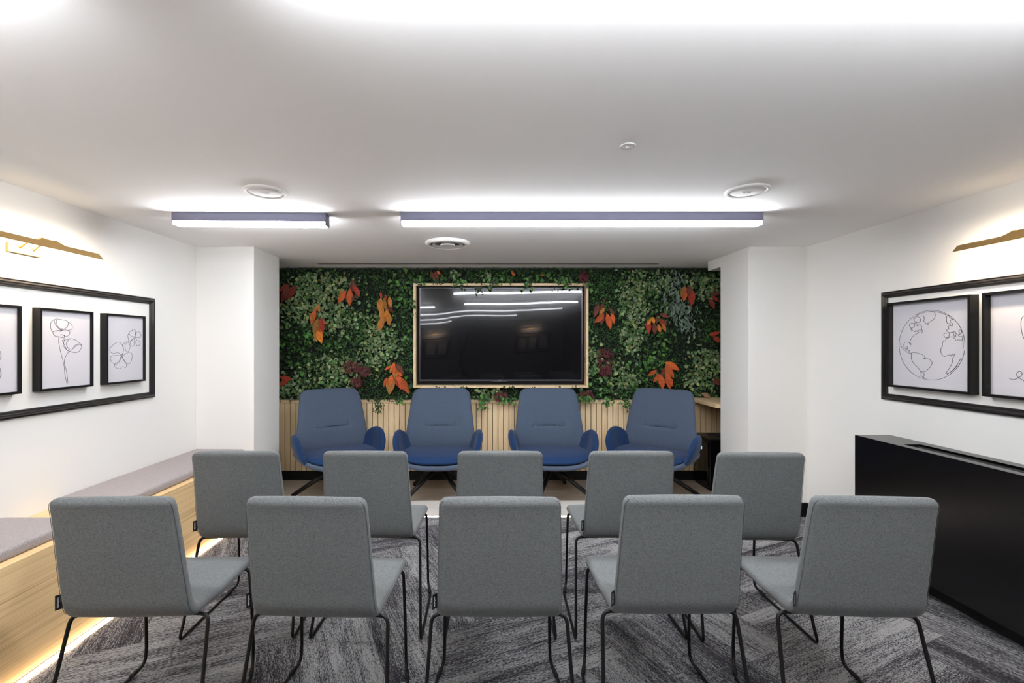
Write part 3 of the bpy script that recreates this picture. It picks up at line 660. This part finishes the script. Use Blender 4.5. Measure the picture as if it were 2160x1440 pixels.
# rear wall group seen in the screen's reflection
SRe = lambda y, off, z: (y, YR+off, z)
G = 'picture groups reflected in the screen'
for x0, x1, npic, nm in ((-2.28, -1.24, 2, 'left'), (.98, 2.21, 3, 'right')):
    moulding(SRe, x0, x1, 1.0, 1.72, f'black moulding on the far wall, reflected at the {nm} of the screen', G)
    w = (x1-x0-.12)/npic
    for k in range(npic):
        picture(SRe, x0+.08+k*w, x0+.04+(k+1)*w, 1.1, 1.62, .045, .03, f'dark framed picture on the far wall, reflected at the {nm} of the screen', None, G, glass=False)
    picture_light(SRe, (x0+x1)/2-.1, 1.88, f'brass picture light on the far wall, reflected at the {nm} of the screen', G)
t = thing('coat_stand', 'slender dark branching coat stand reflected in the screen', 'coat stand', (-.79, -6.2, 0), world=True)
cs = MB()
for k in range(3):
    a = 2*PI*k/3; cs.tube([(-.79+.22*math.cos(a), -6.2+.22*math.sin(a), .012), (-.79, -6.2, .9), (-.79+.1*math.cos(a+PI), -6.2+.1*math.sin(a+PI), 1.4), (-.79+.28*math.cos(a+PI), -6.2+.28*math.sin(a+PI), 1.75)], .011, 8)
cs.build('frame', M['matt_black'], t)

# ------------------------------------------------------------------ bench on the left
BX = -1.935
t = thing('bench', 'long built-in oak bench along the left wall with glowing base', 'bench', (BX, 1.8, 0), world=True)
MB().box((BX-.02, -.6, .014), (BX, PY0-.002, .505), .001, 1).build('front_panel', M['oak_bench'], t)
MB().box((XL+.001, -.6, .485), (BX-.0205, PY0-.002, .505)).build('top_board', M['oak_bench'], t)
MB().box((XL+.001, -.6, 0), (XL+.02, PY0-.002, .484)).build('back_panel', M['matt_black'], t)
MB().box((BX+.001, -.6, .0), (BX+.024, PY0-.016, .012), .002, 1).build('light_strip', M['led_warm'], t)
def cushion(y0, y1, label):
    w = (BX-.045-XL)/2; cx_ = (XL+.004+BX-.045)/2; hl = (y1-y0)/2
    bm = bmesh.new(); bmesh.ops.create_cube(bm, size=1)
    for v in bm.verts: v.co = Vector((v.co.x*(w*2-.004), v.co.y*hl*2, v.co.z*.048))
    bmesh.ops.bevel(bm, geom=bm.edges[:], offset=.018, segments=5, profile=.6, affect='EDGES')
    o = MB().bm(bm, True).build('bench_cushion', M['bench_fabric']); o.location = (cx_, (y0+y1)/2, .505+.024)
    tag(o, label, 'cushion', 'bench cushions')
    return o
cushion(2.54, PY0-.006, 'longer taupe bench cushion running to the white pillar')
cushion(-.55, 2.257, 'taupe bench cushion nearer the camera, at the left edge of the photo')

# ------------------------------------------------------------------ black cover on the right
t = thing('radiator_cover', 'long black metal cover with a top grille along the right wall', 'radiator cover', (2.49, 2.1, 0), world=True)
y0, y1, x0 = 1.26, 2.974, 2.373
GX0, GX1, GY0, GY1 = 2.426, 2.528, 1.45, 2.686
MB().box((x0, y0, .10), (x0+.015, y1, .814), .001, 1).build('front_panel', M['cover'], t)
MB().box((x0+.015, y1-.015, .10), (XR-.001, y1, .814)).build('side_panel', M['cover'], t)
MB().box((x0+.015, y0, .10), (XR-.001, y0+.015, .814)).build('side_panel', M['cover'], t)
tp_ = MB()
tp_.box((x0+.015, y0+.015, .799), (GX0, y1-.015, .814)).box((GX1, y0+.015, .799), (XR-.001, y1-.015, .814)).box((GX0, y0+.015, .799), (GX1, GY0, .814)).box((GX0, GY1, .799), (GX1, y1-.015, .814))
tp_.build('top_panel', M['cover'], t)
gr_ = MB().box((GX0, GY0, .78), (GX1, GY1, .783)); yy = GY0+.006
while yy < GY1-.004: gr_.box((GX0, yy, .783), (GX1, yy+.004, .806)); yy += .012
for k in range(4): gr_.box((GX0+.02+k*.02, GY0, .788), (GX0+.024+k*.02, GY1, .8))
gr_.build('grille', M['cover'], t)
MB().box((x0+.10, y0+.03, 0), (XR-.001, y1-.03, .10)).build('plinth', M['matt_black'], t)

# ------------------------------------------------------------------ grey chairs
def chair_shell():
    """side profile (y forward, z): list of (y, z, half width, thickness)"""
    ctl = [(-.062, .894), (-.048, .84), (-.030, .74), (-.012, .63), (.002, .555), (.012, .512), (.030, .482), (.062, .466), (.13, .462), (.21, .463), (.30, .468), (.36, .469), (.40, .464), (.425, .455), (.437, .446)]
    pts = [p for p in spline([(y, z, 0) for y, z in ctl], 6)]
    acc = [0]
    for a, b in zip(pts, pts[1:]): acc.append(acc[-1]+(b-a).length)
    T = acc[-1]; n = 32; rows = []
    tb, ts = .036, .036
    for i, p in enumerate(pts):
        s = acc[i]; a = pts[max(i-1, 0)]; b = pts[min(i+1, len(pts)-1)]; t = (b-a).normalized()
        nn = Vector((t.y, -t.x, 0))    # outward (towards rear / underside)... x=y coord, y=z coord
        bl = min(1, s/.42); hw = .199+.0165*bl
        if s > .5: hw = .2155+.012*math.sin(min(1, (s-.5)/.3)*PI/2)
        th = tb+(.008*math.exp(-((s-.42)/.07)**2))
        r = .028
        if s < r: q = 1-math.sqrt(max(0, 1-(1-s/r)**2)); hw -= r*q*.95
        if T-s < .045: q = 1-math.sqrt(max(0, 1-(1-(T-s)/.045)**2)); hw -= .045*q
        er = .013
        if s < er: th *= math.sqrt(max(.02, 1-(1-s/er)**2))
        if T-s < er: th *= math.sqrt(max(.02, 1-(1-(T-s)/er)**2))
        rows.append((p, nn, hw, th))
    return rows, n
rows, nring = chair_shell()
def shell_verts():
    vs = []
    for p, nn, hw, th in rows:
        for k in range(nring):
            a = 2*PI*k/nring; c_, s_ = math.cos(a), math.sin(a); e = 2/5.5
            # rounded slab section
            u = hw*math.copysign(abs(c_)**(2/9), c_); w = th/2*math.copysign(abs(s_)**(2/2.6), s_)
            q = p+nn*w; vs.append(Vector((u, q.x, q.y)))
    return vs
SV = shell_verts(); nrow = len(rows)
# resample ring so that the flat faces are subdivided evenly
def ring_pts(p, nn, hw, th):
    pts = []; r = min(th/2*.98, hw*.9); fl = 9; ca_ = 5
    for k in range(fl): pts.append((-hw+r+(2*hw-2*r)*k/(fl-1), th/2))
    for k in range(1, ca_*2): a = PI/2-PI*k/(ca_*2); pts.append((hw-r+r*math.cos(a), th/2*math.sin(a)))
    for k in range(fl): pts.append((hw-r-(2*hw-2*r)*k/(fl-1), -th/2))
    for k in range(1, ca_*2): a = -PI/2-PI*k/(ca_*2); pts.append((-hw+r+r*math.cos(a), th/2*math.sin(a)))
    out = []
    for u, w in pts:
        bulge = .0035*(1-(u/hw)**2) if hw > 0 else 0
        q = p+nn*(w+math.copysign(bulge, w) if abs(w) > th*.45 else w); out.append(Vector((u, q.x, q.y)))
    return out
SV = []; 
for R in rows: SV += ring_pts(*R)
NR = len(SV)//nrow
faces = []
for i in range(nrow-1):
    for k in range(NR): faces.append((i, (i*NR+k, (i+1)*NR+k, (i+1)*NR+(k+1) % NR, i*NR+(k+1) % NR)))
capA = (0, tuple(range(NR))); capB = (nrow-1, tuple((nrow-1)*NR+k for k in range(NR-1, -1, -1)))
full = bpy.data.meshes.new('tmp'); full.from_pydata(SV, [], [f for _, f in faces]+[capA[1], capB[1]]); full.update()
vn = [v.normal.copy() for v in full.vertices]
flipn = 1
def sub_shell(name, lo, hi, parent):
    idx = {}; vs = []; fs = []; nm = []
    for r, f in faces+[capA, capB]:
        if lo <= r < hi or (r == nrow-1 and hi >= nrow-1 and f is capB[1]):
            g = []
            for i in f:
                if i not in idx: idx[i] = len(vs); vs.append(SV[i]); nm.append(vn[i])
                g.append(idx[i])
            fs.append(g)
    o = MB().add(vs, fs, True).build(name, M['grey_fabric'], parent)
    try: o.data.normals_split_custom_set_from_vertices([tuple(n_) for n_ in nm])
    except Exception as e: print('normals', e)
    return o
split = min(range(nrow), key=lambda i: abs(rows[i][0].x-.085)+(0 if rows[i][0].y < .5 else 9))
def make_chair():
    t = thing('padded_chair', None, None)
    bk = sub_shell('backrest', 0, split, t); st = sub_shell('seat', split, nrow, t)
    # seam running round the outer face edge
    for prt, lo, hi in ((bk, 1, split), (st, split, nrow-2)):
        P_ = {}
        for sg in (-1, 1):
            P_[sg] = []
            for i in range(lo, hi+1):
                p, nn, hw, th = rows[min(i, nrow-1)]; q = p+nn*(th*.36); P_[sg].append((sg*(hw-.0028), q.x, q.y))
        path = P_[-1][::-1]+P_[1] if prt is bk else P_[-1]+P_[1][::-1]
        MB().tube(path, .0008, 5).build('seam', M['seam'], prt)
    # label tab sewn in the left seam
    z = .525; RT = Matrix.Translation((-.2140, .002, 0)) @ Matrix.Rotation(math.radians(48), 4, 'Z') @ Matrix.Translation((.2140, -.002, 0))
    tb = MB().box((-.2325, .0008, z-.025), (-.2130, .0025, z+.025)).build('fabric_label', M['matt_black'], t); tb.data.transform(RT)
    cu = bpy.data.curves.new('lettering', 'FONT'); cu.body = 'narbutas'; cu.size = .0098; cu.align_x = 'CENTER'; cu.align_y = 'CENTER'; cu.extrude = .0002
    tmp = bpy.data.objects.new('lettering', cu); C.objects.link(tmp)
    dg = bpy.context.evaluated_depsgraph_get(); me = bpy.data.meshes.new_from_object(tmp.evaluated_get(dg)); bpy.data.objects.remove(tmp)
    Rm = RT @ Matrix.Translation((-.2245, .0004, z)) @ Matrix.Rotation(PI/2, 4, 'Y') @ Matrix.Rotation(PI/2, 4, 'X')
    me.transform(Rm); me.materials.append(M['tagw']); lo = bpy.data.objects.new('lettering', me); C.objects.link(lo); lo.parent = tb
    # wire frame: one rod per side plus rails under the seat
    zr = .440
    for sg in (-1, 1):
        r = .0068
        pts = [(sg*.12, .072, zr), (sg*.238, .066, zr), (sg*.262, -.052, r+.001), (sg*.2625, -.058, r+.001), (sg*.252, .33, r+.001), (sg*.226, .405, .036), (sg*.226, .415, .05), (sg*.222, .395, .435), (sg*.10, .385, .444)]
        p2 = fillet([pts[0], pts[1], pts[3]], .03, 6)[:-1]
        p2 += fillet([(sg*.2575, -.035, .075), (sg*.2625, -.060, r+.001), (sg*.255, .20, r+.001)], .03, 6)
        p2 += fillet([(sg*.254, .25, r+.001), (sg*.250, .355, r+.001), (sg*.228, .412, .030), (sg*.226, .418, .10)], .028, 5)
        p2 += fillet([(sg*.224, .41, .25), (sg*.221, .392, .440), (sg*.10, .385, .443)], .025, 5)
        MB().tube(p2, r, 10).build('leg_frame', M['black'], t)
        MB().tube([(sg*.2475, .352, .0125), (sg*.2375, .384, .022)], .0088, 10).build('floor_glide', M['matt_black'], t)
    MB().tube([(-.12, .072, zr), (.12, .072, zr)], .0068, 8).build('crossbar', M['black'], t)
    MB().tube([(-.10, .385, .443), (.10, .385, .443)], .0068, 8).build('crossbar', M['black'], t)
    return t
pos = [  # x, y of rear foot line (back bottom), yaw deg, label
 (-1.228, 1.562, 1.5, 'grey padded wire-legged chair in the nearer row, leftmost, beside the oak bench'),
 (-.592, 1.562, -2.0, 'grey padded wire-legged chair in the nearer row, second from the oak bench'),
 (.040, 1.562, 0.0, 'grey padded wire-legged chair in the middle of the nearer row'),
 (.648, 1.58, 0.0, 'grey padded wire-legged chair in the nearer row, second from the black cover'),
 (1.268, 1.565, -3.0, 'grey padded wire-legged chair in the nearer row, rightmost, beside the black cover'),
 (-1.186, 2.22, 1.5, 'grey padded wire-legged chair in the farther row, leftmost, beside the oak bench'),
 (-.576, 2.22, -1.0, 'grey padded wire-legged chair in the farther row, second from the oak bench'),
 (.058, 2.22, 0.0, 'grey padded wire-legged chair in the middle of the farther row'),
 (.676, 2.22, 0.0, 'grey padded wire-legged chair in the farther row, second from the right'),
 (1.27, 2.195, -1.5, 'grey padded wire-legged chair in the farther row, rightmost, by the white pillar'),
]
proto = make_chair()
for i, (x, y, r, lb) in enumerate(pos):
    o = proto if i == 0 else copy_tree(proto)
    o.location = (x, y, 0); o.rotation_euler = (0, 0, math.radians(r)); tag(o, lb, 'chair', 'grey chairs in two rows facing the screen')

# ------------------------------------------------------------------ blue armchairs (local: front = -y)
def make_armchair():
    t = thing('lounge_armchair', None, None)
    def back(a, b):
        v = (b+1)/2; z = .395+.575*v; hw = .350-.072*v
        y = .20+.125*v-.03*math.sin(PI*v); y -= .045*(a*a)*(1-.5*v)
        y += -.0*0
        # shallow crease across the lower back
        cr = .010*math.exp(-((v-.37)/.022)**2)*(1 if abs(a) < .64 else max(0, 1-(abs(a)-.64)/.08))
        return (a*hw, y+cr, z)
    bk = MB().pad(back, 8.5, .075, 6, 34, 128).build('backrest', M['backrest'], t)
    line = [(x*.325*.93, 0, 0) for x in (-1,)]
    st = MB(); path = []
    for k in range(31):
        a = -.65+1.30*k/30; P = Vector(back(a, -1+2*.37)); path.append(P+Vector((0, -.0375*math.sqrt(1-abs(a)**6)+.0004, 0)))
    st.tube(path, .0013, 5).build('stitching', M['stitch'], bk)
    def seat(a, b):
        # b=-1 front, +1 rear
        x = a*(.335+.0*b); y = -.275+.275*(b+1); z = .395-.012*(b+1)/2-.02*max(0, -b)**3+.028*abs(a)**4
        y -= .05*(1-a*a)*(1 if b < 0 else 0)*(-b)
        return (x, y, z)
    MB().pad(seat, 3.6, .072, 6, 20, 80).build('seat', M['navy'], t)
    def arm(sg):
        def P(a, b):
            v = (b+1)/2; u = a
            y = -.055+.20*u+.035*v*(1); z = .365+.245*v-.035*u*u*v-.02*(u < 0)*u*u
            x = .300+.082*math.sin(PI/2*v)**.6-.015*(u*u)-.055*max(0, u)**2
            return (sg*x, y, z)
        return P
    for sg in (-1, 1): MB().pad(arm(sg), 3.0, .062, 4, 16, 60).build('armrest', M['navy'], t)
    # outer shell dish under the seat, slate blue
    sh = MB(); n = 64; prof = [(.93, .375), (1.0, .378), (1.03, .36), (1.01, .34), (.90, .322), (.6, .310), (.25, .305), (.02, .305)]
    vs = []
    for r, z in prof:
        for k in range(n):
            a = 2*PI*k/n; c_, s_ = math.cos(a), math.sin(a); e = 2/3.0
            x = .362*r*math.copysign(abs(c_)**e, c_); y = .01+.325*r*math.copysign(abs(s_)**e, s_)-.03*r*(1 if s_ < 0 else 0)*abs(s_)
            vs.append((x, y, z+.05*(abs(x)/.362)**3*(r > .8)-(.02*max(0, -s_) if r > .9 else 0)))
    fs = [(i*n+k, (i+1)*n+k, (i+1)*n+(k+1) % n, i*n+(k+1) % n) for i in range(len(prof)-1) for k in range(n)]+[tuple((len(prof)-1)*n+k for k in range(n))]
    sh.add(vs, fs, True).build('seat_shell', M['backrest'], t)
    MB().lathe((0, .02, 0), [(.003, .306), (.075, .306), (.075, .290), (.034, .282), (.032, .225), (.003, .222)], 32).build('base_hub', M['black'], t)
    return t
def add_legs(t, degs, yaw):
    for d in degs:
        a = math.radians(d)-yaw; c_, s_ = math.cos(a), math.sin(a)
        p0 = Vector((.02*c_, .02+.02*s_, .265)); p1 = Vector((.40*c_, .02+.40*s_, .018))
        m_ = MB().tube([p0, p1], [.023, .018], 12); m_.tube([p1+Vector((0, 0, -.002)), p1+Vector((0, 0, -.018))], [.018, .014], 12)
        m_.build('leg', M['black'], t)
arms = [(-1.385, 4.25, 33, [190, 280, 10, 100], 'blue high-back armchair furthest left, turned towards the middle'),
        (-.455, 4.27, 1, [-137, -47, 43, 133], 'blue high-back armchair second from the left, under the screen'),
        (.595, 4.27, 0, [-27, 63, 153, 243], 'blue high-back armchair second from the right, under the screen'),
        (1.530, 4.235, -37, [-10, 80, 170, 260], 'blue high-back armchair furthest right, next to the black cabinet')]
ap = make_armchair(); apc = [ap]+[copy_tree(ap) for _ in arms[1:]]
for o, (x, y, yaw, degs, lb) in zip(apc, arms):
    o.location = (x, y, 0); o.rotation_euler = (0, 0, math.radians(yaw)); tag(o, lb, 'armchair', 'blue armchairs in front of the planted wall')
    add_legs(o, degs, math.radians(yaw))

for o in bpy.data.objects:
    if '_w' in o: del o['_w']
# recalc normals of hand-made meshes
for o in bpy.data.objects:
    if o.type == 'MESH' and o.name.split('.')[0] in ('shade', 'wall_moulding', 'line_drawing', 'light_strip', 'seat_shell', 'frame', 'rim', 'grille', 'ring', 'outer_ring', 'armrest'):
        bm = bmesh.new(); bm.from_mesh(o.data); bmesh.ops.recalc_face_normals(bm, faces=bm.faces); bm.to_mesh(o.data); bm.free()
bpy.data.meshes.remove(full)

# ------------------------------------------------------------------ camera, world, view
cam = bpy.data.cameras.new('camera'); co = bpy.data.objects.new('camera', cam); C.objects.link(co)
co.location = (0, 0, H); co.rotation_euler = (PI/2, 0, 0)
cam.sensor_width = 36; cam.lens = F*36/2160; cam.shift_x = (1080-CX)/2160; cam.shift_y = (CY-720)/2160; cam.clip_start = .02
sc = bpy.context.scene; sc.camera = co
w = bpy.data.worlds.new('world'); sc.world = w; w.use_nodes = True; w.node_tree.nodes['Background'].inputs[0].default_value = (0, 0, 0, 1)
sc.view_settings.view_transform = 'Standard'; sc.view_settings.look = 'None'; sc.view_settings.gamma = 1; sc.view_settings.exposure = 0; sc.view_settings.use_curve_mapping = False
sc.cycles.use_denoising = True; sc.cycles.max_bounces = 10; sc.cycles.diffuse_bounces = 6; sc.cycles.glossy_bounces = 5; sc.cycles.transparent_max_bounces = 12
sc.cycles.sample_clamp_indirect = 8; sc.cycles.caustics_reflective = False; sc.cycles.caustics_refractive = False
